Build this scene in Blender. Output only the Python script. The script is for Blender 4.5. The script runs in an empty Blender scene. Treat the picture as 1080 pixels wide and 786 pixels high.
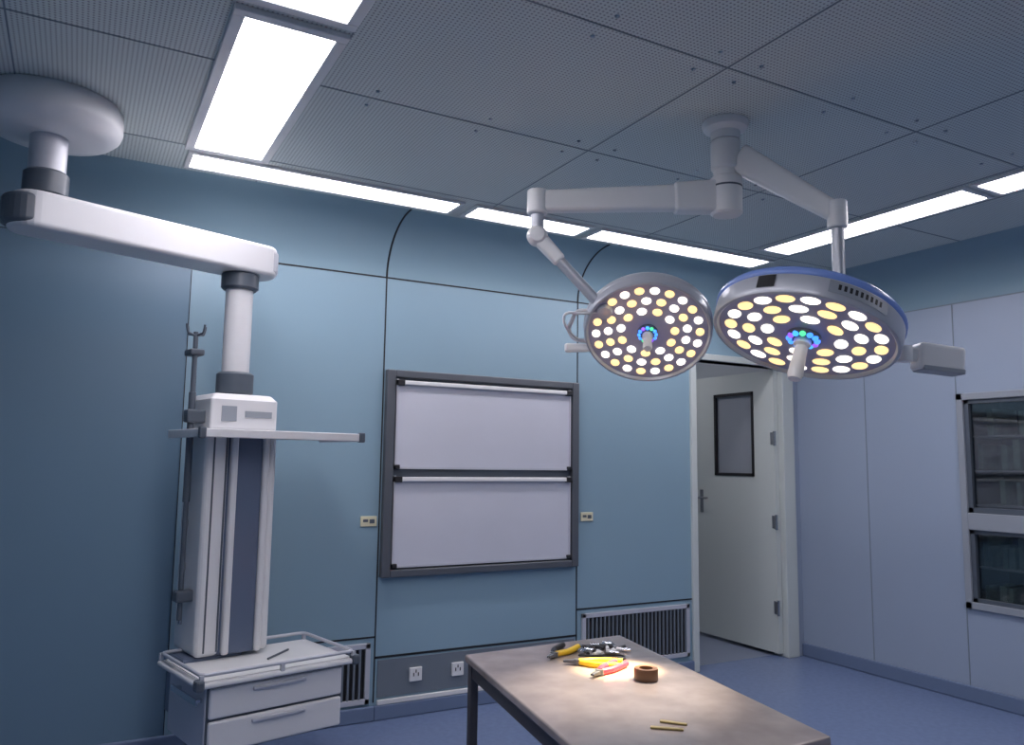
import bpy, bmesh, math, random
from mathutils import Matrix, Vector
random.seed(4)
SC=bpy.context.scene
try:
    SC.view_settings.view_transform='Standard'; SC.view_settings.look='None'
except Exception: pass
def lin(c):
    o=[]
    for v in c:
        v/=255.; o.append(v/12.92 if v<=.04045 else ((v+.055)/1.055)**2.4)
    return (*o,1)
# ---------------------------------------------------------------- materials
def mat(name,col,rough=.5,metal=0,emis=None,es=0,var=0.,vscale=3.,bump=0.,bscale=60.,spec=.5):
    m=bpy.data.materials.new(name);m.use_nodes=True
    nt=m.node_tree;b=nt.nodes['Principled BSDF']
    b.inputs['Base Color'].default_value=lin(col);b.inputs['Roughness'].default_value=rough
    b.inputs['Metallic'].default_value=metal
    if 'Specular IOR Level' in b.inputs: b.inputs['Specular IOR Level'].default_value=spec
    if emis:
        b.inputs['Emission Color'].default_value=lin(emis);b.inputs['Emission Strength'].default_value=es
    tc=nt.nodes.new('ShaderNodeTexCoord')
    if var>0:
        n=nt.nodes.new('ShaderNodeTexNoise');n.inputs['Scale'].default_value=vscale;n.inputs['Detail'].default_value=4
        nt.links.new(tc.outputs['Object'],n.inputs['Vector'])
        r=nt.nodes.new('ShaderNodeValToRGB')
        c=lin(col);r.color_ramp.elements[0].position=.3;r.color_ramp.elements[1].position=.7
        r.color_ramp.elements[0].color=(c[0]*(1-var),c[1]*(1-var),c[2]*(1-var),1)
        r.color_ramp.elements[1].color=(min(1,c[0]*(1+var)),min(1,c[1]*(1+var)),min(1,c[2]*(1+var)),1)
        nt.links.new(n.outputs['Fac'],r.inputs['Fac']);nt.links.new(r.outputs['Color'],b.inputs['Base Color'])
    if bump>0:
        n=nt.nodes.new('ShaderNodeTexNoise');n.inputs['Scale'].default_value=bscale
        nt.links.new(tc.outputs['Object'],n.inputs['Vector'])
        bp=nt.nodes.new('ShaderNodeBump');bp.inputs['Strength'].default_value=bump;bp.inputs['Distance'].default_value=.01
        nt.links.new(n.outputs['Fac'],bp.inputs['Height']);nt.links.new(bp.outputs['Normal'],b.inputs['Normal'])
    return m
def perforated(name,col,pitch=.016):
    m=mat(name,col,.5);nt=m.node_tree;b=nt.nodes['Principled BSDF']
    tc=nt.nodes.new('ShaderNodeTexCoord');sx=nt.nodes.new('ShaderNodeSeparateXYZ')
    nt.links.new(tc.outputs['Object'],sx.inputs[0])
    outs=[]
    for ax in ('X','Y'):
        mu=nt.nodes.new('ShaderNodeMath');mu.operation='MULTIPLY';mu.inputs[1].default_value=2*math.pi/pitch
        si=nt.nodes.new('ShaderNodeMath');si.operation='SINE'
        nt.links.new(sx.outputs[ax],mu.inputs[0]);nt.links.new(mu.outputs[0],si.inputs[0]);outs.append(si)
    ad=nt.nodes.new('ShaderNodeMath');ad.operation='ADD'
    nt.links.new(outs[0].outputs[0],ad.inputs[0]);nt.links.new(outs[1].outputs[0],ad.inputs[1])
    r=nt.nodes.new('ShaderNodeValToRGB');c=lin(col)
    mr=nt.nodes.new('ShaderNodeMapRange');mr.inputs[1].default_value=-2;mr.inputs[2].default_value=2
    nt.links.new(ad.outputs[0],mr.inputs[0])
    r.color_ramp.elements[0].position=.66;r.color_ramp.elements[0].color=c
    r.color_ramp.elements[1].position=.86;r.color_ramp.elements[1].color=(c[0]*.38,c[1]*.38,c[2]*.4,1)
    nt.links.new(mr.outputs[0],r.inputs['Fac']);nt.links.new(r.outputs['Color'],b.inputs['Base Color'])
    return m
M={}
M['wall']=mat('wall_panel_blue',(134,161,176),.38,var=.03,vscale=.8)
M['wall_shaded']=mat('wall_panel_shaded',(104,130,150),.4,var=.03,vscale=.8)  # wall blue darkened: shading at the left end put into the colour
M['wall_r']=mat('wall_panel_lilac',(150,163,182),.4,var=.03,vscale=.8)
M['cove']=mat('cove_panel',(128,155,169),.45)
M['ceil']=perforated('ceiling_perforated_tile',(202,210,208))
M['floor']=mat('vinyl_floor_blue',(106,122,156),.26,var=.06,vscale=30)
M['base']=mat('baseboard_blue',(104,120,148),.45)
M['seam']=mat('sealant_dark',(26,30,34),.6)
M['tseam']=mat('tile_joint',(122,134,142),.6)
M['white']=mat('white_enamel',(222,222,222),.3)
M['offw']=mat('door_paint',(196,203,200),.4)
M['plastic']=mat('white_plastic',(214,214,216),.35)
M['lgrey']=mat('light_grey_metal',(188,190,198),.35,.1)
M['grey']=mat('grey_anodised',(98,102,108),.38,.4)
M['dgrey']=mat('dark_grey_plastic',(80,88,98),.4)
M['slate']=mat('slate_blue_panel',(92,104,126),.3)
M['board']=mat('viewer_board',(196,198,208),.4,var=.02)
M['steel']=mat('stainless_steel',(185,187,192),.22,.9)
M['chrome']=mat('chrome',(215,218,224),.12,1)
M['black']=mat('black_rubber',(24,24,28),.5)
M['strip']=mat('light_diffuser',(240,240,250),.4,emis=(254,248,255),es=14.5)
M['table']=mat('worn_steel_table',(158,148,144),.17,.3,var=.15,vscale=8,bump=.05,bscale=12)
M['tleg']=mat('table_leg_steel',(78,76,80),.4,.5)
M['face1']=mat('lamp_face',(164,164,188),.3)
M['rim']=mat('lamp_rim_grey',(178,182,190),.3,.2)
M['blue']=mat('lamp_rim_blue',(120,148,214),.25)
M['ledw']=mat('led_white',(255,250,236),.2,emis=(255,246,228),es=2.0)
M['ledy']=mat('led_warm',(255,225,170),.2,emis=(255,214,148),es=1.35)
M['gb']=mat('led_blue',(80,140,255),.2,emis=(70,150,255),es=1.5)
M['gg']=mat('led_green',(80,220,150),.2,emis=(90,230,160),es=1.2)
M['gv']=mat('led_violet',(150,90,230),.2,emis=(150,90,240),es=1.2)
M['louvre']=mat('vent_louvre',(122,130,138),.4,.3)
M['vdark']=mat('vent_dark',(16,18,22),.7)
M['label']=mat('label_cream',(214,208,176),.5)
M['labelg']=mat('label_grey',(146,152,160),.4)
M['yellow']=mat('tool_yellow',(222,184,30),.4)
M['red']=mat('tool_red',(214,40,70),.4)
M['brown']=mat('tape_brown',(96,66,44),.45)
M['brass']=mat('tool_brass',(140,126,84),.35,.6)
M['green']=mat('shelf_green',(150,168,160),.5,var=.3,vscale=14)
M['corr']=mat('corridor_wall',(176,184,190),.5)
M['corrf']=mat('corridor_floor',(124,134,154),.35)
M['cable']=mat('cable_white',(200,202,206),.4)
g=bpy.data.materials.new('dark_glass');g.use_nodes=True;nt=g.node_tree;nt.nodes.clear()
o=nt.nodes.new('ShaderNodeOutputMaterial');mx=nt.nodes.new('ShaderNodeMixShader');tr=nt.nodes.new('ShaderNodeBsdfTransparent');gl=nt.nodes.new('ShaderNodeBsdfGlossy')
tr.inputs[0].default_value=(.6,.64,.64,1);gl.inputs[0].default_value=(.8,.85,.9,1);gl.inputs['Roughness'].default_value=.04
mx.inputs[0].default_value=.12;nt.links.new(tr.outputs[0],mx.inputs[1]);nt.links.new(gl.outputs[0],mx.inputs[2]);nt.links.new(mx.outputs[0],o.inputs[0])
M['glass']=g
# ---------------------------------------------------------------- helpers
def link(o,parent=None):
    SC.collection.objects.link(o)
    if parent is not None:
        o.parent=parent;o.matrix_parent_inverse=Matrix.Translation(-parent.location)
    return o
def group(name,loc):
    e=bpy.data.objects.new(name,None);e.empty_display_size=.1;e.location=loc;SC.collection.objects.link(e);return e
def mk(name,bm,mats,parent=None,smooth=False,bevel=0,seg=2):
    me=bpy.data.meshes.new(name);bmesh.ops.recalc_face_normals(bm,faces=bm.faces);bm.to_mesh(me);bm.free()
    if not isinstance(mats,(list,tuple)): mats=[mats]
    for m in mats: me.materials.append(M[m])
    if smooth:
        for p in me.polygons:p.use_smooth=True
    o=bpy.data.objects.new(name,me);link(o,parent)
    if bevel>0:
        md=o.modifiers.new('bev','BEVEL');md.width=bevel;md.segments=seg;md.limit_method='ANGLE';md.angle_limit=math.radians(40)
    if smooth:
        try: me.set_sharp_from_angle(angle=math.radians(40))
        except Exception: pass
    return o
def addbox(bm,lo,hi,mi=0,X=None):
    vs=[]
    for z in (lo[2],hi[2]):
        for y in (lo[1],hi[1]):
            for x in (lo[0],hi[0]):
                p=Vector((x,y,z)); 
                if X is not None: p=X@p
                vs.append(bm.verts.new(p))
    for f in ((0,1,3,2),(4,6,7,5),(0,4,5,1),(2,3,7,6),(0,2,6,4),(1,5,7,3)):
        bm.faces.new([vs[i] for i in f]).material_index=mi
def boxes(name,lst,mats,parent=None,bevel=0,X=None,seg=2):
    bm=bmesh.new()
    for b in lst: addbox(bm,b[0],b[1],b[2] if len(b)>2 else 0,X)
    return mk(name,bm,mats,parent,False,bevel,seg)
def box(name,lo,hi,m,parent=None,bevel=0,X=None,seg=2): return boxes(name,[(lo,hi)],m,parent,bevel,X,seg)
def basis(n,hint=Vector((0,0,1))):
    n=Vector(n).normalized();h=Vector(hint)
    if abs(n.dot(h))>.98:h=Vector((1,0,0))
    r=h.cross(n).normalized();u=n.cross(r).normalized()
    return r,u,n
def addlathe(bm,prof,org,n,seg=48,mi=0,hint=Vector((0,0,1))):
    r,u,n=basis(n,hint);org=Vector(org);rings=[]
    for pr in prof:
        if pr[0]<1e-6: rings.append([bm.verts.new(org+n*pr[1])]);continue
        rings.append([bm.verts.new(org+n*pr[1]+(r*math.cos(2*math.pi*k/seg)+u*math.sin(2*math.pi*k/seg))*pr[0]) for k in range(seg)])
    for a,b in zip(rings,rings[1:]):
        for k in range(seg):
            k2=(k+1)%seg
            if len(a)==1 and len(b)==1: continue
            if len(a)==1: f=[a[0],b[k],b[k2]]
            elif len(b)==1: f=[a[k],b[0],a[k2]]
            else: f=[a[k],b[k],b[k2],a[k2]]
            bm.faces.new(f).material_index=mi
def lathe(name,prof,org,n,m,parent=None,seg=48):
    bm=bmesh.new();addlathe(bm,prof,org,n,seg);return mk(name,bm,m,parent,True)
def cyl(name,p1,p2,r,m,parent=None,seg=28,ch=None,r2=None):
    p1=Vector(p1);p2=Vector(p2);L=(p2-p1).length;r2=r if r2 is None else r2
    c=ch if ch is not None else min(r,r2)*.12
    return lathe(name,[(0,0),(r-c,0),(r,c),(r2,L-c),(r2-c,L),(0,L)],p1,p2-p1,m,parent,seg)
def beam(name,p1,p2,a,b,m,parent=None,bevel=.01,seg=3):
    """tapered beam: a=(w,h) at p1, b=(w,h) at p2"""
    p1=Vector(p1);p2=Vector(p2);d=(p2-p1).normalized();s=Vector((0,0,1)).cross(d).normalized();u=d.cross(s)
    bm=bmesh.new();v=[]
    for p,(w,h) in ((p1,a),(p2,b)):
        for i,j in ((-1,-1),(1,-1),(1,1),(-1,1)): v.append(bm.verts.new(p+s*w/2*i+u*h/2*j))
    for f in ((3,2,1,0),(4,5,6,7),(0,1,5,4),(1,2,6,5),(2,3,7,6),(3,0,4,7)): bm.faces.new([v[i] for i in f])
    return mk(name,bm,m,parent,False,bevel,seg)
def tube(name,pts,r,m,parent=None,cyclic=False,smooth=True):
    cu=bpy.data.curves.new(name,'CURVE');cu.dimensions='3D';cu.bevel_depth=r;cu.bevel_resolution=4;cu.use_fill_caps=True
    if smooth:
        s=cu.splines.new('NURBS');s.points.add(len(pts)-1)
        for i,p in enumerate(pts): s.points[i].co=(*p,1)
        s.order_u=3;s.use_endpoint_u=True;s.use_cyclic_u=cyclic
    else:
        s=cu.splines.new('POLY');s.points.add(len(pts)-1)
        for i,p in enumerate(pts): s.points[i].co=(*p,1)
        s.use_cyclic_u=cyclic
    cu.materials.append(M[m]);o=bpy.data.objects.new(name,cu);return link(o,parent)
# ---------------------------------------------------------------- room shell
XL,XR,YF,H=-.9,5.2,-6.2,2.95
ZS=2.62;CY=.38;CX=.33
box('floor',(XL-.1,YF-.1,-.1),(XR+.12,.12,0),'floor')
box('ceiling',(XL-.1,YF-.1,H),(XR+.12,.12,H+.1),'ceil')
DX0,DX1,DH=4.09,5.06,2.30
boxes('wall_back',[((XL-.1,0,0),(.49,.12,H),1),((.49,0,0),(DX0,.12,H),0),((DX1,0,0),(XR+.12,.12,H),2),((DX0,0,DH),(DX1,.12,H),0)],['wall','wall_shaded','wall_r'])
WY0,WY1,WZ0,WZ1=-2.75,-1.35,.59,2.0
boxes('wall_right',[((XR,YF,0),(XR+.12,WY0,H)),((XR,WY1,0),(XR+.12,0,H)),((XR,WY0,0),(XR+.12,WY1,WZ0)),((XR,WY0,WZ1),(XR+.12,WY1,H))],['wall_r'])
box('wall_left',(XL-.12,YF,0),(XL,0,H),'wall_shaded')
box('wall_front',(XL-.1,YF-.12,0),(XR+.12,YF,H),'wall')
def cove(name,fn,a,b,m):
    bm=bmesh.new();N=14;rows=[]
    for i in range(N+1):
        t=math.pi/2*i/N;rows.append([bm.verts.new(fn(t,a)),bm.verts.new(fn(t,b))])
    for p,q in zip(rows,rows[1:]): bm.faces.new([p[0],p[1],q[1],q[0]])
    return mk(name,bm,m,None,True)
HZ=H-ZS
fb=lambda t,x:(x,-CY*(1-math.cos(t)),ZS+HZ*math.sin(t)-.001)
fr=lambda t,y:(XR-CX*(1-math.cos(t)),y,ZS+HZ*math.sin(t)-.001)
cove('trim_cove_back',fb,XL,XR,'cove');cove('trim_cove_right',fr,YF,0,'cove')
s=.004
J=[]
for x,z0,z1 in ((1.61,.1,ZS),(3.02,.1,ZS),(4.055,.1,ZS)): J.append(((x-s,-.003,z0),(x+s,.001,z1)))
J.append(((.488,-.003,0),(.492,.001,ZS)))
J+= [((.49,-.003,ZS-.003),(XR,.001,ZS+.006)),((XL,-.003,ZS),(.49,.001,ZS+.004)),((1.61,-.003,.345),(3.02,.001,.358)),((3.02,-.003,.515),(4.06,.001,.525)),((.49,-.003,.465),(1.61,.001,.475))]
boxes('trim_1',J,['seam'])
J=[((XR-.003,YF,ZS-.004),(XR+.001,0,ZS+.004))]
for y in (-.637,-1.345,-2.76,-3.9): J.append(((XR-.003,y-.003,.1),(XR+.001,y+.003,ZS)))
boxes('trim_2',J,['tseam'])
for i,x in enumerate((1.61,3.02)):
    tube('trim_%d'%(3+i),[fb(math.pi/2*k/12,x) for k in range(13)],.006,'seam')
J=[]
for y in (-.72,-1.62,-2.52,-3.42,-4.32,-5.22): J.append(((XL,y-.003,H-.002),(XR-CX,y+.003,H+.001)))
for x in (.735,2.0,3.1,3.9,4.25,-.3): J.append(((x-.003,YF,H-.002),(x+.003,-CY,H+.001)))
boxes('trim_6',J,['tseam'])
bm=bmesh.new()
for y in (-1.55,-1.69,-2.45,-2.59,-3.35):
    for x in (.95,1.45,1.9,2.1,2.6,3.0,3.2,3.7): addlathe(bm,[(0,0),(.009,0),(.006,.005),(0,.006)],(x,y,H),(0,0,-1),12)
mk('ceiling_screws',bm,'steel',None,True)
boxes('baseboard_back',[((XL,-.022,0),(1.61,.001,.085)),((1.61,-.022,0),(DX0-.05,.001,.085))],['base'],bevel=.008)
boxes('baseboard_right',[((XR-.022,YF,0),(XR+.001,0,.10))],['base'],bevel=.008)
box('baseboard_left',(XL-.001,YF,0),(XL+.02,0,.1),'base',bevel=.008)
box('trim_7',(1.63,-.02,.086),(3.0,.001,.112),'white',bevel=.003)
# ---------------------------------------------------------------- ceiling lights
def light_panel(x0,x1,y0,y1,fr=.035,dz=.02):
    g=group('ceiling_light_panel',((x0+x1)/2,(y0+y1)/2,H-dz))
    boxes('frame',[((x0-fr,y0-fr,H-dz),(x1+fr,y0,H)),((x0-fr,y1,H-dz),(x1+fr,y1+fr,H)),((x0-fr,y0,H-dz),(x0,y1,H)),((x1,y0,H-dz),(x1+fr,y1,H))],'white',g,bevel=.003)
    box('diffuser',(x0,y0,H-dz+.006),(x1,y1,H-.001),'strip',g)
for y0,y1 in ((-2.0,-.75),(-3.5,-2.13),(-5.0,-3.63)): light_panel(.39,.69,y0,y1,.04)
for x0,x1 in ((.40,1.80),(1.92,2.68),(2.78,4.22)): light_panel(x0,x1,-.64,-.46,.025,.014)
for y0,y1 in ((-2.2,-.85),(-3.65,-2.28),(-5.1,-3.73)): light_panel(3.95,4.18,y0,y1,.025,.014)
# ---------------------------------------------------------------- door + corridor
g=group('door_1',(4.95,.5,1.1))
LX=4.955
boxes('leaf',[((LX,.03,.03),(LX+.045,.27,2.28)),((LX,.70,.03),(LX+.045,.95,2.28)),((LX,.27,.03),(LX+.045,.70,1.43)),((LX,.27,2.10),(LX+.045,.70,2.28))],'offw',g)
boxes('window_frame',[((LX-.006,.25,1.41),(LX+.05,.275,2.12)),((LX-.006,.69,1.41),(LX+.05,.715,2.12)),((LX-.006,.25,1.41),(LX+.05,.715,1.435)),((LX-.006,.25,2.095),(LX+.05,.715,2.12))],'black',g)
box('window_pane',(LX+.015,.27,1.43),(LX+.03,.70,2.10),'labelg',g)
box('handle_plate',(LX-.008,.865,1.08),(LX,.905,1.28),'steel',g,bevel=.003)
tube('lever',[(LX-.005,.885,1.21),(LX-.05,.885,1.21),(LX-.055,.87,1.21),(LX-.055,.76,1.21)],.009,'steel',g,smooth=False)
for z in (.38,1.05,1.72): 
    cyl('hinge',(LX-.008,.022,z-.06),(LX-.008,.022,z+.06),.012,'steel',g)
    box('hinge_plate',(LX-.004,.03,z-.05),(LX,.07,z+.05),'steel',g)
boxes('frame',[((DX0-.055,-.02,0),(DX0,.13,DH+.05)),((5.005,-.02,0),(5.13,.13,DH+.05)),((DX0,-.02,DH),(5.005,.13,DH+.05))],'offw',g,bevel=.006)
boxes('wall_corridor',[((3.4,.12,0),(3.5,2.4,H)),((5.32,.12,0),(5.42,2.4,H)),((3.4,2.4,0),(5.42,2.5,H))],['corr'])
box('floor_corridor',(3.4,.12,-.1),(5.42,2.5,0),'corrf');box('ceiling_corridor',(3.4,.12,H),(5.42,2.5,H+.1),'corr')
g=group('corridor_ceiling_light',(4.2,1.3,H-.02));box('diffuser',(3.95,1.0,H-.02),(4.35,1.4,H),'strip',g)
# ---------------------------------------------------------------- film viewer cabinet on back wall
g=group('wall_mounted_film_viewer',(2.31,-.03,1.43))
a0,a1,b0,b1=1.62,3.01,.81,2.05
boxes('frame',[((a0,-.045,b0),(a0+.055,0,b1)),((a1-.055,-.045,b0),(a1,0,b1)),((a0+.055,-.045,b0),(a1-.055,0,b0+.045)),((a0+.055,-.045,b1-.045),(a1-.055,0,b1))],'grey',g,bevel=.006)
box('back_panel',(a0+.05,-.012,b0+.04),(a1-.05,0,b1-.04),'dgrey',g)
for i,(z0,z1) in enumerate(((1.45,1.995),(.865,1.41))):
    x0,x1=a0+.065,a1-.065
    box('board_%d'%i,(x0+.012,-.034,z0+.012),(x1-.012,-.012,z1-.035),'board',g)
    boxes('board_trim_%d'%i,[((x0,-.038,z0),(x0+.012,-.012,z1)),((x1-.012,-.038,z0),(x1,-.012,z1)),((x0,-.038,z0),(x1,-.012,z0+.012))],'lgrey',g)
    box('top_rail_%d'%i,(x0+.04,-.058,z1-.035),(x1-.04,-.012,z1-.008),'white',g,bevel=.006)
    boxes('clips_%d'%i,[((x0,-.06,z1-.04),(x0+.045,-.012,z1-.005)),((x1-.045,-.06,z1-.04),(x1,-.012,z1-.005)),((x0,-.05,z0),(x0+.03,-.012,z0+.025)),((x1-.03,-.05,z0),(x1,-.012,z0+.025))],'black',g,bevel=.004)
for x,z in ((1.545,1.14),(3.10,1.135)):
    g=group('wall_label_plate',(x,-.005,z));box('plate',(x-.05,-.008,z-.03),(x+.05,0,z+.03),'label',g,bevel=.003)
    boxes('print',[((x-.035,-.0095,z-.004),(x-.005,-.007,z+.012)),((x+.005,-.0095,z-.012),(x+.035,-.007,z+.012))],'dgrey',g)
box('trim_8',(1.63,-.008,.125),(3.0,.001,.335),'louvre')
for x in (1.865,2.14,2.45):
    g=group('wall_socket',(x,-.01,.235));box('plate',(x-.04,-.022,.195),(x+.04,-.008,.275),'white',g,bevel=.004)
    boxes('slots',[((x-.018,-.024,.225),(x-.012,-.02,.245)),((x+.012,-.024,.225),(x+.018,-.02,.245)),((x-.003,-.024,.245),(x+.003,-.02,.262))],'black',g)
def vent(x0,x1,z0,z1):
    g=group('return_air_vent',((x0+x1)/2,-.01,(z0+z1)/2))
    boxes('frame',[((x0,-.018,z0),(x0+.03,0,z1)),((x1-.03,-.018,z0),(x1,0,z1)),((x0,-.018,z0),(x1,0,z0+.03)),((x0,-.018,z1-.03),(x1,0,z1))],'lgrey',g,bevel=.003)
    box('back',(x0+.02,-.004,z0+.02),(x1-.02,0,z1-.02),'vdark',g)
    L=[];x=x0+.045
    while x<x1-.04: L.append(((x,-.016,z0+.02),(x+.012,-.003,z1-.02)));x+=.034
    boxes('louvres',L,'louvre',g)
vent(3.06,4.0,.12,.49);vent(.72,1.58,.10,.44)
# ---------------------------------------------------------------- window right wall
g=group('window_1',(XR,(WY0+WY1)/2,1.3))
bx=XR+.5
boxes('cabinet_box',[((XR+.12,WY0,WZ0-.02),(bx,WY1,WZ0)),((XR+.12,WY0,WZ1),(bx,WY1,WZ1+.02)),((bx,WY0,WZ0-.02),(bx+.02,WY1,WZ1+.02)),((XR+.12,WY0-.02,WZ0),(bx,WY0,WZ1)),((XR+.12,WY1,WZ0),(bx,WY1+.02,WZ1))],'dgrey',g)
f=.045
boxes('frame',[((XR-.02,WY1-f,WZ0),(XR+.05,WY1,WZ1)),((XR-.02,WY0,WZ0),(XR+.05,WY0+f,WZ1)),((XR-.02,WY0,WZ0),(XR+.05,WY1,WZ0+f)),((XR-.02,WY0,WZ1-f),(XR+.05,WY1,WZ1)),((XR-.02,WY0+f,1.10),(XR+.05,WY1-f,1.21)),((XR-.012,-2.07,WZ0+f),(XR+.05,-2.03,WZ1-f))],'labelg',g,bevel=.004)
box('glass_upper',(XR+.02,WY0+f,1.21),(XR+.026,WY1-f,WZ1-f),'glass',g);box('glass_lower',(XR+.02,WY0+f,WZ0+f),(XR+.026,WY1-f,1.10),'glass',g)
boxes('door_rims',[((XR-.004,WY1-f-.03,1.21),(XR+.03,WY1-f,WZ1-f)),((XR-.004,WY0+f,1.21),(XR+.03,WY1-f,1.245)),((XR-.004,WY0+f,WZ1-f-.025),(XR+.03,WY1-f,WZ1-f)),((XR-.004,WY1-f-.03,WZ0+f),(XR+.03,WY1-f,1.10)),((XR-.004,WY0+f,1.075),(XR+.03,WY1-f,1.10)),((XR-.004,WY0+f,WZ0+f),(XR+.03,WY1-f,WZ0+f+.025))],'dgrey',g)
L=[]
for z in (.84,1.25,1.48,1.71): L.append(((XR+.14,WY0+.02,z),(bx-.01,WY1-.01,z+.012)))
boxes('shelves',L,'lgrey',g)
L=[]
for z in (.6,.855,1.265,1.495,1.725):
    y=WY1-.03
    while y>WY0+.1:
        w=random.uniform(.02,.05);h=random.uniform(.12,.2)
        if random.random()<.8: L.append(((XR+.16,y-w,z),(bx-.05,y,z+h)))
        y-=w+random.uniform(.006,.04)
boxes('shelf_contents',L,'green',g)
# ---------------------------------------------------------------- LEFT: ceiling supply pendant
g=group('ceiling_supply_pendant',(-.18,-.90,2.95))
A=Vector((-.18,-.90,0));B=Vector((.65,-.59,0))
lathe('ceiling_cover',[(0,.0),(.25,.0),(.262,.015),(.264,.085),(.256,.112),(.232,.134),(.19,.147),(.12,.152),(0,.152)],(A.x+.005,A.y,H),(0,0,-1),'plastic',g,64)
cyl('upper_column',(A.x,A.y,2.81),(A.x,A.y,2.64),.07,'lgrey',g)
cyl('upper_bearing',(A.x,A.y,2.65),(A.x,A.y,2.545),.084,'dgrey',g)
d=(B-A).normalized();sd=Vector((-d.y,d.x,0))
def armprof(p,q,w,z0,z1,name,m):
    bm=bmesh.new();pts=[]
    for k in range(13):
        t=math.pi/2+math.pi*k/12;pts.append(p+d*math.cos(t)*w*.8+sd*math.sin(t)*w)
    for k in range(13):
        t=-math.pi/2+math.pi*k/12;pts.append(q+d*math.cos(t)*w*.8+sd*math.sin(t)*w)
    lo=[bm.verts.new((v.x,v.y,z0)) for v in pts];hi=[bm.verts.new((v.x,v.y,z1)) for v in pts]
    bm.faces.new(lo[::-1]);bm.faces.new(hi)
    n=len(pts)
    for k in range(n): bm.faces.new([lo[k],lo[(k+1)%n],hi[(k+1)%n],hi[k]])
    return mk(name,bm,m,g,False,.018,4)
armprof(A-d*.04,B+d*.09,.105,2.395,2.545,'arm','plastic')
armprof(A-d*.07,A-d*.04,.1,2.41,2.53,'arm_end_cap','dgrey')
armprof(B+d*.10,B+d*.105,.1,2.41,2.53,'arm_end_cap','lgrey')
cyl('lower_bearing',(B.x,B.y,2.40),(B.x,B.y,2.315),.088,'dgrey',g)
cyl('lower_column',(B.x,B.y,2.33),(B.x,B.y,1.89),.064,'plastic',g)
cyl('column_collar',(B.x,B.y,1.91),(B.x,B.y,1.80),.086,'dgrey',g)
th=math.radians(12)
X=Matrix.Translation((.65,-.58,0))@Matrix.Rotation(th,4,'Z')
bm=bmesh.new();v=[]
for z,w,dp in ((1.63,.16,.15),(1.77,.16,.15),(1.80,.135,.125)):
    v.append([bm.verts.new(X@Vector((sx*w,sy*dp,z))) for sx,sy in ((-1,-1),(1,-1),(1,1),(-1,1))])
bm.faces.new(v[0][::-1]);bm.faces.new(v[2])
for p,q in zip(v,v[1:]):
    for k in range(4): bm.faces.new([p[k],p[(k+1)%4],q[(k+1)%4],q[k]])
mk('head_block',bm,'plastic',g,False,.012,3)
boxes('head_labels',[((-.11,-.154,1.67),(-.04,-.148,1.74)),((.0,-.154,1.69),(.13,-.148,1.72))],'labelg',g,X=X)
box('head_band',(-.155,-.145,1.622),(.155,.145,1.64),'dgrey',g,X=X)
box('core',(-.15,-.13,.62),(.15,.14,1.63),'slate',g,X=X,bevel=.01)
box('left_side_panel',(-.17,-.145,.62),(-.06,.145,1.63),'plastic',g,X=X,bevel=.025,seg=4)
boxes('left_grooves',[((-.135,-.148,.64),(-.128,-.14,1.62)),((-.078,-.148,.64),(-.071,-.14,1.62))],'dgrey',g,X=X)
box('rib_left',(-.052,-.158,.62),(-.02,-.10,1.63),'plastic',g,X=X,bevel=.012,seg=3)
box('blue_panel',(-.02,-.142,.62),(.10,-.10,1.63),'slate',g,X=X,bevel=.006)
box('rib_right',(.10,-.158,.62),(.13,-.10,1.63),'plastic',g,X=X,bevel=.012,seg=3)
box('right_side_panel',(.13,-.14,.62),(.17,.145,1.63),'plastic',g,X=X,bevel=.018,seg=3)
for sgn in (-1,1):
    for z in (1.0,1.2,1.4):
        p=X@Vector((sgn*.17,.05,z));q=X@Vector((sgn*.182,.05,z));cyl('gas_outlet',p,q,.03,'labelg',g)
SX=X@Matrix.Translation((.145,-.06,0))
box('shelf',(-.385,-.23,1.60),(.385,.2,1.622),'plastic',g,X=SX,bevel=.008,seg=3)
boxes('shelf_rails',[((-.395,-.245,1.590),(.395,-.23,1.628)),((-.395,-.245,1.590),(-.385,.2,1.628)),((.385,-.245,1.590),(.395,.2,1.628))],'plastic',g,X=SX,bevel=.004)
boxes('shelf_bumpers',[((-.405,-.255,1.586),(-.375,-.225,1.634)),((.375,-.255,1.586),(.405,-.225,1.634))],'dgrey',g,X=SX,bevel=.006)
P=lambda x,y,z:tuple(X@Vector((x,y,z)))
cyl('infusion_pole',P(-.215,-.06,.78),P(-.215,-.06,2.08),.011,'dgrey',g,14)
cyl('infusion_pole_sleeve',P(-.215,-.06,1.3),P(-.215,-.06,1.80),.016,'dgrey',g,14)
cyl('second_rail',P(-.19,.0,.75),P(-.19,.0,2.0),.008,'steel',g,12)
for k in range(4):
    a=k*math.pi/2+.4;c,s_=math.cos(a),math.sin(a)
    tube('hook',[P(-.215,-.06,2.06),P(-.215+.03*c,-.06+.03*s_,2.07),P(-.215+.05*c,-.06+.05*s_,2.07),P(-.215+.055*c,-.06+.055*s_,2.11)],.005,'dgrey',g)
boxes('pole_clamps',[((-.242,-.09,1.66),(-.155,-.03,1.72)),((-.242,-.09,.86),(-.155,-.03,.91)),((-.24,-.08,1.97),(-.175,.015,2.0))],'dgrey',g,X=X,bevel=.008)
TX=Matrix.Translation((.785,-.77,0))@Matrix.Rotation(math.radians(12.5),4,'Z')
box('tray_base',(-.36,-.26,.575),(.36,.25,.598),'plastic',g,X=TX,bevel=.01,seg=3)
box('tray_mat',(-.33,-.235,.597),(.33,.225,.602),'white',g,X=TX)
pts=[(-.345,-.25),(.345,-.25),(.345,.24),(-.345,.24)]
ring=[]
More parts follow.
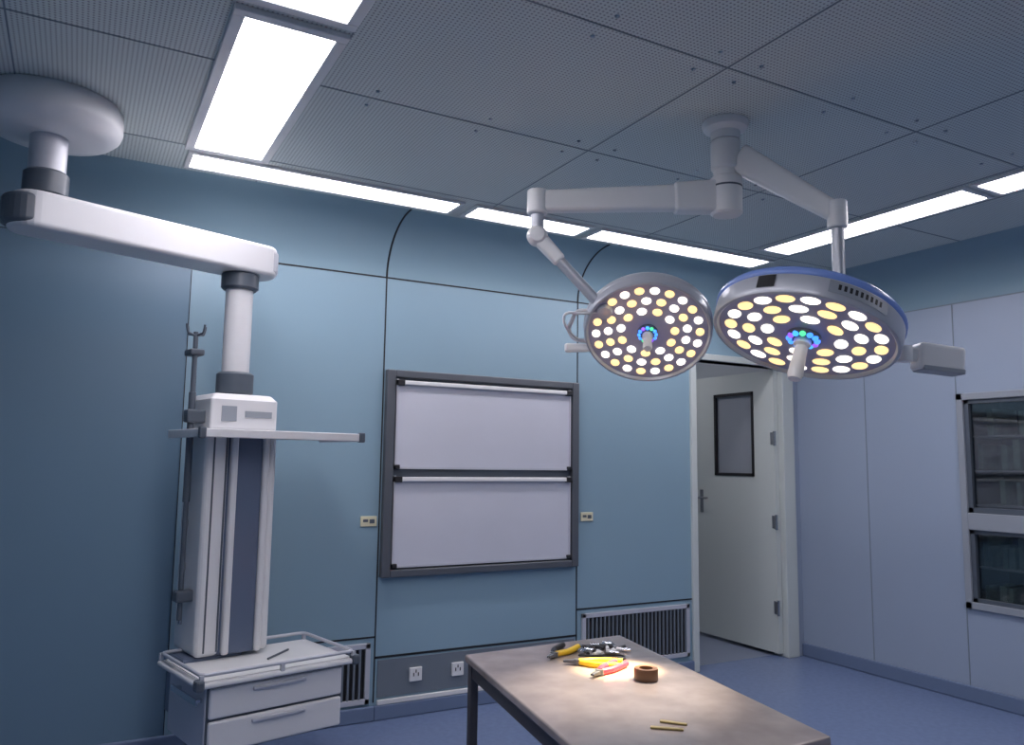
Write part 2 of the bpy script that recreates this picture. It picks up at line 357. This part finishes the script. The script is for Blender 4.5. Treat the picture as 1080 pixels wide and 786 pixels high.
for i,(cx,cy) in enumerate(pts):
    for k in range(5):
        a=math.pi+i*math.pi/2+math.pi/2*k/4
        sx=1 if cx<0 else -1;sy=1 if cy<0 else -1
        ring.append(tuple(TX@Vector((cx+sx*.03+.03*math.cos(a),cy+sy*.03+.03*math.sin(a),.63))))
tube('tray_rail',ring,.008,'lgrey',g,cyclic=True,smooth=False)
L=[]
for cx,cy in pts+[(0,-.25),(0,.24)]: L.append(((cx-.008,cy-.008,.595),(cx+.008,cy+.008,.63)))
boxes('rail_posts',L,'lgrey',g,X=TX)
boxes('tray_corner_bumpers',[((-.372,-.272,.57),(-.335,-.225,.615)),((.335,-.272,.57),(.372,-.225,.615))],'dgrey',g,X=TX,bevel=.01)
box('drawer_case',(-.31,-.21,.30),(.31,.22,.575),'lgrey',g,X=TX,bevel=.008)
box('drawer_shadow_gap',(-.305,-.218,.305),(.305,-.205,.572),'dgrey',g,X=TX)
boxes('drawer_fronts',[((-.30,-.235,.445),(.30,-.212,.565)),((-.30,-.235,.31),(.30,-.212,.435))],'plastic',g,X=TX,bevel=.01,seg=3)
boxes('drawer_pulls',[((-.12,-.247,.535),(.12,-.232,.55)),((-.12,-.247,.405),(.12,-.232,.42))],'lgrey',g,X=TX,bevel=.004)
box('mount_bracket',(-.30,.1,.36),(-.03,.3,.62),'slate',g,X=TX,bevel=.01)
boxes('side_rail',[((-.345,-.2,.50),(-.335,.1,.525)),((-.335,-.18,.505),(-.31,-.16,.52)),((-.335,.06,.505),(-.31,.08,.52))],'chrome',g,X=TX)
gp=group('marker_pen',TX@Vector((.12,-.02,.607)))
cyl('barrel',TX@Vector((.02,-.06,.607)),TX@Vector((.17,.05,.607)),.005,'dgrey',gp,12)
# ---------------------------------------------------------------- SURGICAL LIGHT
g=group('surgical_light',(2.33,-2.16,2.95))
hx,hy=2.333,-2.163
lathe('ceiling_flange',[(0,0),(.095,0),(.098,.01),(.09,.03),(.062,.045),(.06,.08),(0,.08)],(hx,hy,H),(0,0,-1),'white',g)
cyl('column',(hx,hy,2.90),(hx,hy,2.56),.052,'white',g)
cyl('hub_upper',(hx,hy,2.87),(hx,hy,2.74),.062,'white',g)
cyl('hub_lower',(hx,hy,2.71),(hx,hy,2.545),.066,'white',g)
lathe('hub_seam',[(.0665,0),(.068,.004),(.0665,.008)],(hx,hy,2.66),(0,0,1),'dgrey',g)
E1=Vector((1.654,-1.747,2.605))
H1=Vector((hx,hy,2.625))
Q=H1+(E1-H1)*.28
beam('arm_1_root',H1,Q,(.085,.14),(.08,.125),'white',g,.016,4)
beam('arm_1',H1+(E1-H1)*.24,E1,(.065,.11),(.06,.09),'white',g,.016,4)
cyl('arm_1_joint',(E1.x,E1.y,2.655),(E1.x,E1.y,2.55),.045,'white',g)
cyl('arm_1_drop',(E1.x,E1.y,2.56),(E1.x,E1.y,2.46),.028,'rim',g)
lathe('arm_1_elbow',[(0,-.045),(.03,-.04),(.042,-.02),(.045,0),(.042,.02),(.03,.04),(0,.045)],(E1.x,E1.y,2.455),(.5,.85,0),'white',g)
T1=Vector((1.905,-1.885,2.14))
J1=Vector((E1.x,E1.y,2.455))
beam('spring_arm_1',J1,J1+(T1-J1)*.35,(.06,.065),(.05,.055),'white',g,.014,4)
cyl('spring_arm_1_tube',J1+(T1-J1)*.3,T1,.023,'rim',g)
S2=Vector((hx+.03,hy-.04,2.79));E2=Vector((2.56,-2.53,2.49))
beam('arm_2',S2,E2,(.07,.12),(.055,.075),'white',g,.016,4)
cyl('arm_2_joint',(E2.x,E2.y,2.54),(E2.x,E2.y,2.43),.038,'white',g)
cyl('arm_2_shaft',(E2.x,E2.y,2.45),(E2.x,E2.y,2.14),.024,'rim',g)
def lamp_head(c,n,R,tag,rings,lens,handle,blue,tk):
    c=Vector(c);n=Vector(n).normalized();r,u,n=basis(n)
    lathe('head_body_'+tag,[(0,-tk-.065),(R*.25,-tk-.062),(R*.6,-tk-.045),(R*.88,-tk-.02),(R*.985,-tk)],c,n,'rim',g,80)
    lathe('head_rim_back_'+tag,[(R*.96,-tk-.006),(R*.99,-tk+.0),(R*1.015,-tk+.012),(R*1.015,-tk+.026),(R*1.0,-tk+.034)],c,n,'blue' if blue else 'rim',g,80)
    lathe('head_rim_'+tag,[(R*1.0,-tk+.02),(R*1.0,.012),(R*.985,.024),(R*.955,.026),(R*.935,.018),(R*.93,.01)],c,n,'rim',g,80)
    lathe('head_face_'+tag,[(0,.008),(R*.935,.012)],c,n,'face1',g,80)
    bw=bmesh.new();by=bmesh.new()
    for ring,(rad,num,off) in enumerate(rings):
        for i in range(num):
            a=2*math.pi*(i+off)/num;p=c+n*.012+(r*math.cos(a)+u*math.sin(a))*rad
            t=-r*math.sin(a)+u*math.cos(a);q=r*math.cos(a)+u*math.sin(a)
            mtx=Matrix(((t.x,q.x,n.x,p.x),(t.y,q.y,n.y,p.y),(t.z,q.z,n.z,p.z),(0,0,0,1)))@Matrix.Diagonal((lens[0],lens[1],.008,1))
            bmesh.ops.create_uvsphere(bw if (i+ring)%2 else by,u_segments=14,v_segments=8,radius=1,matrix=mtx)
    mk('leds_white_'+tag,bw,'ledw',g,True);mk('leds_warm_'+tag,by,'ledy',g,True)
    hr,hl=handle
    lathe('center_ring_'+tag,[(hr*2.2,.008),(hr*2.1,.022),(hr*1.5,.03),(0,.03)],c,n,'slate',g)
    for mm,o in (('gb',0),('gg',2),('gv',4)):
        b=bmesh.new()
        for i in range(12):
            if (i//2)%3==o//2 or (mm=='gb' and i%2):
                a=2*math.pi*i/12;p=c+n*.026+(r*math.cos(a)+u*math.sin(a))*hr*1.75
                bmesh.ops.create_uvsphere(b,u_segments=10,v_segments=8,radius=hr*.42,matrix=Matrix.Translation(p))
        mk('indicator_%s_%s'%(mm,tag),b,mm,g,True)
    lathe('handle_'+tag,[(0,.03),(hr*1.1,.03),(hr*1.1,.05),(hr*.8,.06),(hr*.85,hl*.5),(hr,hl*.9),(hr*.8,hl),(0,hl)],c,n,'white',g)
    return r,u,n
Xc=Vector((.8754,-.4831,.0139));Yc=Vector((-.0667,-.0925,.9934))
c1=Vector((2.101,-1.923,2.064));v1=Vector((-.616,-.770,-.168)).normalized();e1=(-Yc-v1*(-Yc).dot(v1)).normalized()
n1=v1*math.cos(math.radians(38))+e1*math.sin(math.radians(38))
r1,u1,n1=lamp_head(c1,n1,.27,'small',[(.218,22,0),(.166,17,.3),(.114,11,.1)],(.0205,.018),(.02,.12),False,.05)
c2=Vector((2.48,-2.423,2.018));v2=Vector((-.750,-.641,-.162)).normalized();e2=(-Yc*.98-Xc*.22);e2=(e2-v2*e2.dot(v2)).normalized()
n2=v2*math.cos(math.radians(62))+e2*math.sin(math.radians(62))
r2,u2,n2=lamp_head(c2,n2,.354,'large',[(.283,20,0),(.212,13,.3),(.14,8,.1)],(.036,.025),(.03,.2),True,.085)
lathe('head_bracket_small',[(0,-.03),(.03,-.025),(.035,0),(.03,.025),(0,.03)],T1,n1,'rim',g)
def rimp(c,n,R,dirv,h=0):
    v=Vector(dirv);v=(v-n*v.dot(n)).normalized();return c+v*R+n*h
rp=rimp(c1,n1,.265,-Xc+Yc*.35,-.02);rq=rimp(c1,n1,.265,-Xc-Yc*.5,-.02)
o_=-Xc
tube('side_handle_small',[rp,rp+o_*.05+Yc*.01,rp+o_*.075-Yc*.05,rq+o_*.09+Yc*.05,rq+o_*.06,rq],.009,'cable',g)
tube('side_cable_small',[T1,T1+o_*.08+Vector((0,0,-.02)),rp+o_*.11,rp+o_*.10-Yc*.08,rq+o_*.04],.006,'cable',g)
pb=rq+o_*.05-Yc*.03
beam('grip_small',pb-Xc*.055,pb+Xc*.06,(.03,.04),(.03,.035),'white',g,.01,3)
bk=c2-n2*.14
tube('yoke_large',[Vector((E2.x,E2.y,2.22)),Vector((E2.x,E2.y,2.15)),(Vector((E2.x,E2.y,2.14))+bk)/2,bk],.028,'rim',g)
for (ang,w,m_) in ((-.02,.07,'black'),(.38,.24,'labelg')):
    dv=Yc*math.cos(ang)+Xc*math.sin(ang)
    v0=(dv-n2*dv.dot(n2)).normalized();t0=n2.cross(v0).normalized()
    bm=bmesh.new();n_=10;R_=.3575;rows=[]
    for k in range(n_+1):
        a=(k/n_-.5)*w/R_;pd=v0*math.cos(a)+t0*math.sin(a)
        rows.append((bm.verts.new(c2+pd*R_-n2*.046),bm.verts.new(c2+pd*R_+n2*.004)))
    for p,q in zip(rows,rows[1:]): bm.faces.new([p[0],p[1],q[1],q[0]])
    mk('name_plate_%s'%m_,bm,m_,g)
    if m_=='labelg':
        L=bmesh.new()
        for k in range(9):
            a=(-.36+.085*k)*w/R_
            q0=v0*math.cos(a)+t0*math.sin(a);q1=v0*math.cos(a+.03)+t0*math.sin(a+.03)
            L.faces.new([L.verts.new(c2+q0*(R_+.001)-n2*.034),L.verts.new(c2+q1*(R_+.001)-n2*.034),L.verts.new(c2+q1*(R_+.001)-n2*.012),L.verts.new(c2+q0*(R_+.001)-n2*.012)])
        mk('name_plate_print',L,'black',g)
e0=rimp(c2,n2,.345,Xc,-.03);K=Vector((2.87,-2.645,1.935))
beam('control_arm',e0,K,(.05,.06),(.04,.05),'white',g,.012,3)
lathe('control_pivot',[(0,-.035),(.035,-.03),(.035,.03),(0,.035)],e0+(K-e0)*.35,(0,0,1),'white',g)
beam('control_panel',K-Xc*.02,K+Xc*.155-Vector((0,0,.02)),(.09,.105),(.09,.095),'white',g,.014,3)
beam('control_panel_edge',K-Xc*.01-Vector((0,0,.048)),K+Xc*.15-Vector((0,0,.068)),(.094,.02),(.094,.02),'labelg',g,.004,2)
def spot(name,loc,tgt,e,size,col,soft=.02,blend=.9):
    l=bpy.data.lights.new(name,'SPOT');l.energy=e;l.spot_size=math.radians(size);l.spot_blend=blend;l.color=col;l.shadow_soft_size=soft
    o=bpy.data.objects.new(name,l);o.location=loc;o.rotation_euler=(Vector(tgt)-Vector(loc)).to_track_quat('-Z','Y').to_euler()
    link(o,g)
    return o
spot('beam_large',c2+n2*.07-r2*.1,(1.80,-2.13,.75),1300,14,(1,.70,.34))
spot('beam_small',c1+n1*.07+r1*.08,(1.68,-2.32,.75),260,38,(1,.86,.72),blend=1)
# ---------------------------------------------------------------- TABLE
q=[Vector((1.385,-1.68)),Vector((2.155,-1.65)),Vector((1.905,-2.97)),Vector((1.165,-2.99))]
g=group('steel_work_table',(1.65,-2.3,0))
bm=bmesh.new();vs=[bm.verts.new((p.x,p.y,.722)) for p in q]+[bm.verts.new((p.x,p.y,.75)) for p in q]
for f_ in ((3,2,1,0),(4,5,6,7),(0,1,5,4),(1,2,6,5),(2,3,7,6),(3,0,4,7)): bm.faces.new([vs[i] for i in f_])
mk('top',bm,'table',g,False,.006,3)
cen=sum(q,Vector((0,0)))/4
lp=[]
for i,p in enumerate(q):
    v_=p+(cen-p).normalized()*.045;lp.append(v_);box('leg_%d'%(i+1),(v_.x-.016,v_.y-.016,0),(v_.x+.016,v_.y+.016,.724),'tleg',g,bevel=.003)
for i in range(4):
    a_,b_=lp[i],lp[(i+1)%4]
    beam('apron_%d'%i,(a_.x,a_.y,.695),(b_.x,b_.y,.695),(.02,.05),(.02,.05),'tleg',g,.003,2)
    beam('stretcher_%d'%i,(a_.x,a_.y,.2),(b_.x,b_.y,.2),(.018,.025),(.018,.025),'tleg',g,.003,2)
TZ=.7505
def pliers(name,loc,rot,h1,h2,L=.17,spread=.035):
    g=group(name,(loc[0],loc[1],TZ));R=Matrix.Translation((loc[0],loc[1],TZ+.012))@Matrix.Rotation(rot,4,'Z')
    t=lambda *p:R@Vector(p)
    tube('handle_left',[t(.0,.004,0),t(-.03,.016,0),t(-.07,spread,0),t(-L*.8,spread*.95,0)],.0115,h1,g)
    tube('handle_right',[t(.0,-.004,0),t(-.03,-.016,0),t(-.07,-spread,0),t(-L*.8,-spread*.95,0)],.0115,h2,g)
    lathe('pivot',[(0,-.009),(.016,-.009),(.016,.009),(0,.009)],t(.005,0,0),(0,0,1),'grey',g,20)
    beam('jaw_left',t(0,.005,0),t(.06,.004,0),(.015,.017),(.006,.008),'grey',g,.002,2)
    beam('jaw_right',t(0,-.005,0),t(.058,-.005,0),(.015,.017),(.006,.008),'grey',g,.002,2)
pliers('combination_pliers',(1.68,-1.87),.6+math.pi,'yellow','black',.2)
pliers('needle_nose_pliers',(1.70,-2.01),2.5,'yellow','yellow',.2,.034)
pliers('cutting_pliers',(1.69,-2.16),3.6,'red','red',.2,.024)
g=group('loose_screws_pile',(1.95,-1.86,TZ))
for k in range(26):
    x=1.90+random.uniform(-.1,.1);y=-1.88+random.uniform(-.08,.07);a=random.uniform(0,3.1)
    cyl('screw',(x,y,TZ+.008),(x+.04*math.cos(a),y+.04*math.sin(a),TZ+.008),.0075,random.choice(['chrome','steel','black','white']),g,10)
g=group('short_cable',(1.84,-1.98,TZ))
tube('wire',[(1.77,-1.90,TZ+.005),(1.82,-1.95,TZ+.005),(1.90,-1.94,TZ+.005),(1.93,-2.0,TZ+.005),(1.87,-2.04,TZ+.005),(1.83,-2.0,TZ+.005)],.004,'black',g)
g=group('tape_roll',(1.80,-2.28,TZ))
lathe('roll',[(.024,0),(.04,0),(.042,.004),(.042,.036),(.04,.04),(.024,.04),(.024,0)],(1.80,-2.28,TZ),(0,0,1),'brown',g)
for (a_,b_,m_) in (((1.49,-2.69),(1.56,-2.75),'brass'),((1.55,-2.66),(1.60,-2.72),'brass')):
    g=group('metal_strip_offcut',(a_[0],a_[1],TZ))
    beam('strip',(*a_,TZ+.003),(*b_,TZ+.003),(.016,.005),(.012,.005),m_,g,.001,1)
# ---------------------------------------------------------------- world + camera
w=bpy.data.worlds.new('w');SC.world=w;w.use_nodes=True;w.node_tree.nodes['Background'].inputs[0].default_value=(.02,.025,.03,1)
F=830.
cd=bpy.data.cameras.new('cam');cam=bpy.data.objects.new('cam',cd);SC.collection.objects.link(cam)
cd.sensor_width=36;cd.lens=F/1080*36;cd.clip_start=.05
Rr=(Matrix.Rotation(math.radians(-28.8),3,'Z')@Matrix.Rotation(math.radians(96.5),3,'X')@Matrix.Rotation(math.radians(0.8),3,'Z'))
cam.matrix_world=Matrix.Translation((0,-4.55,1.5))@Rr.to_4x4();SC.camera=cam
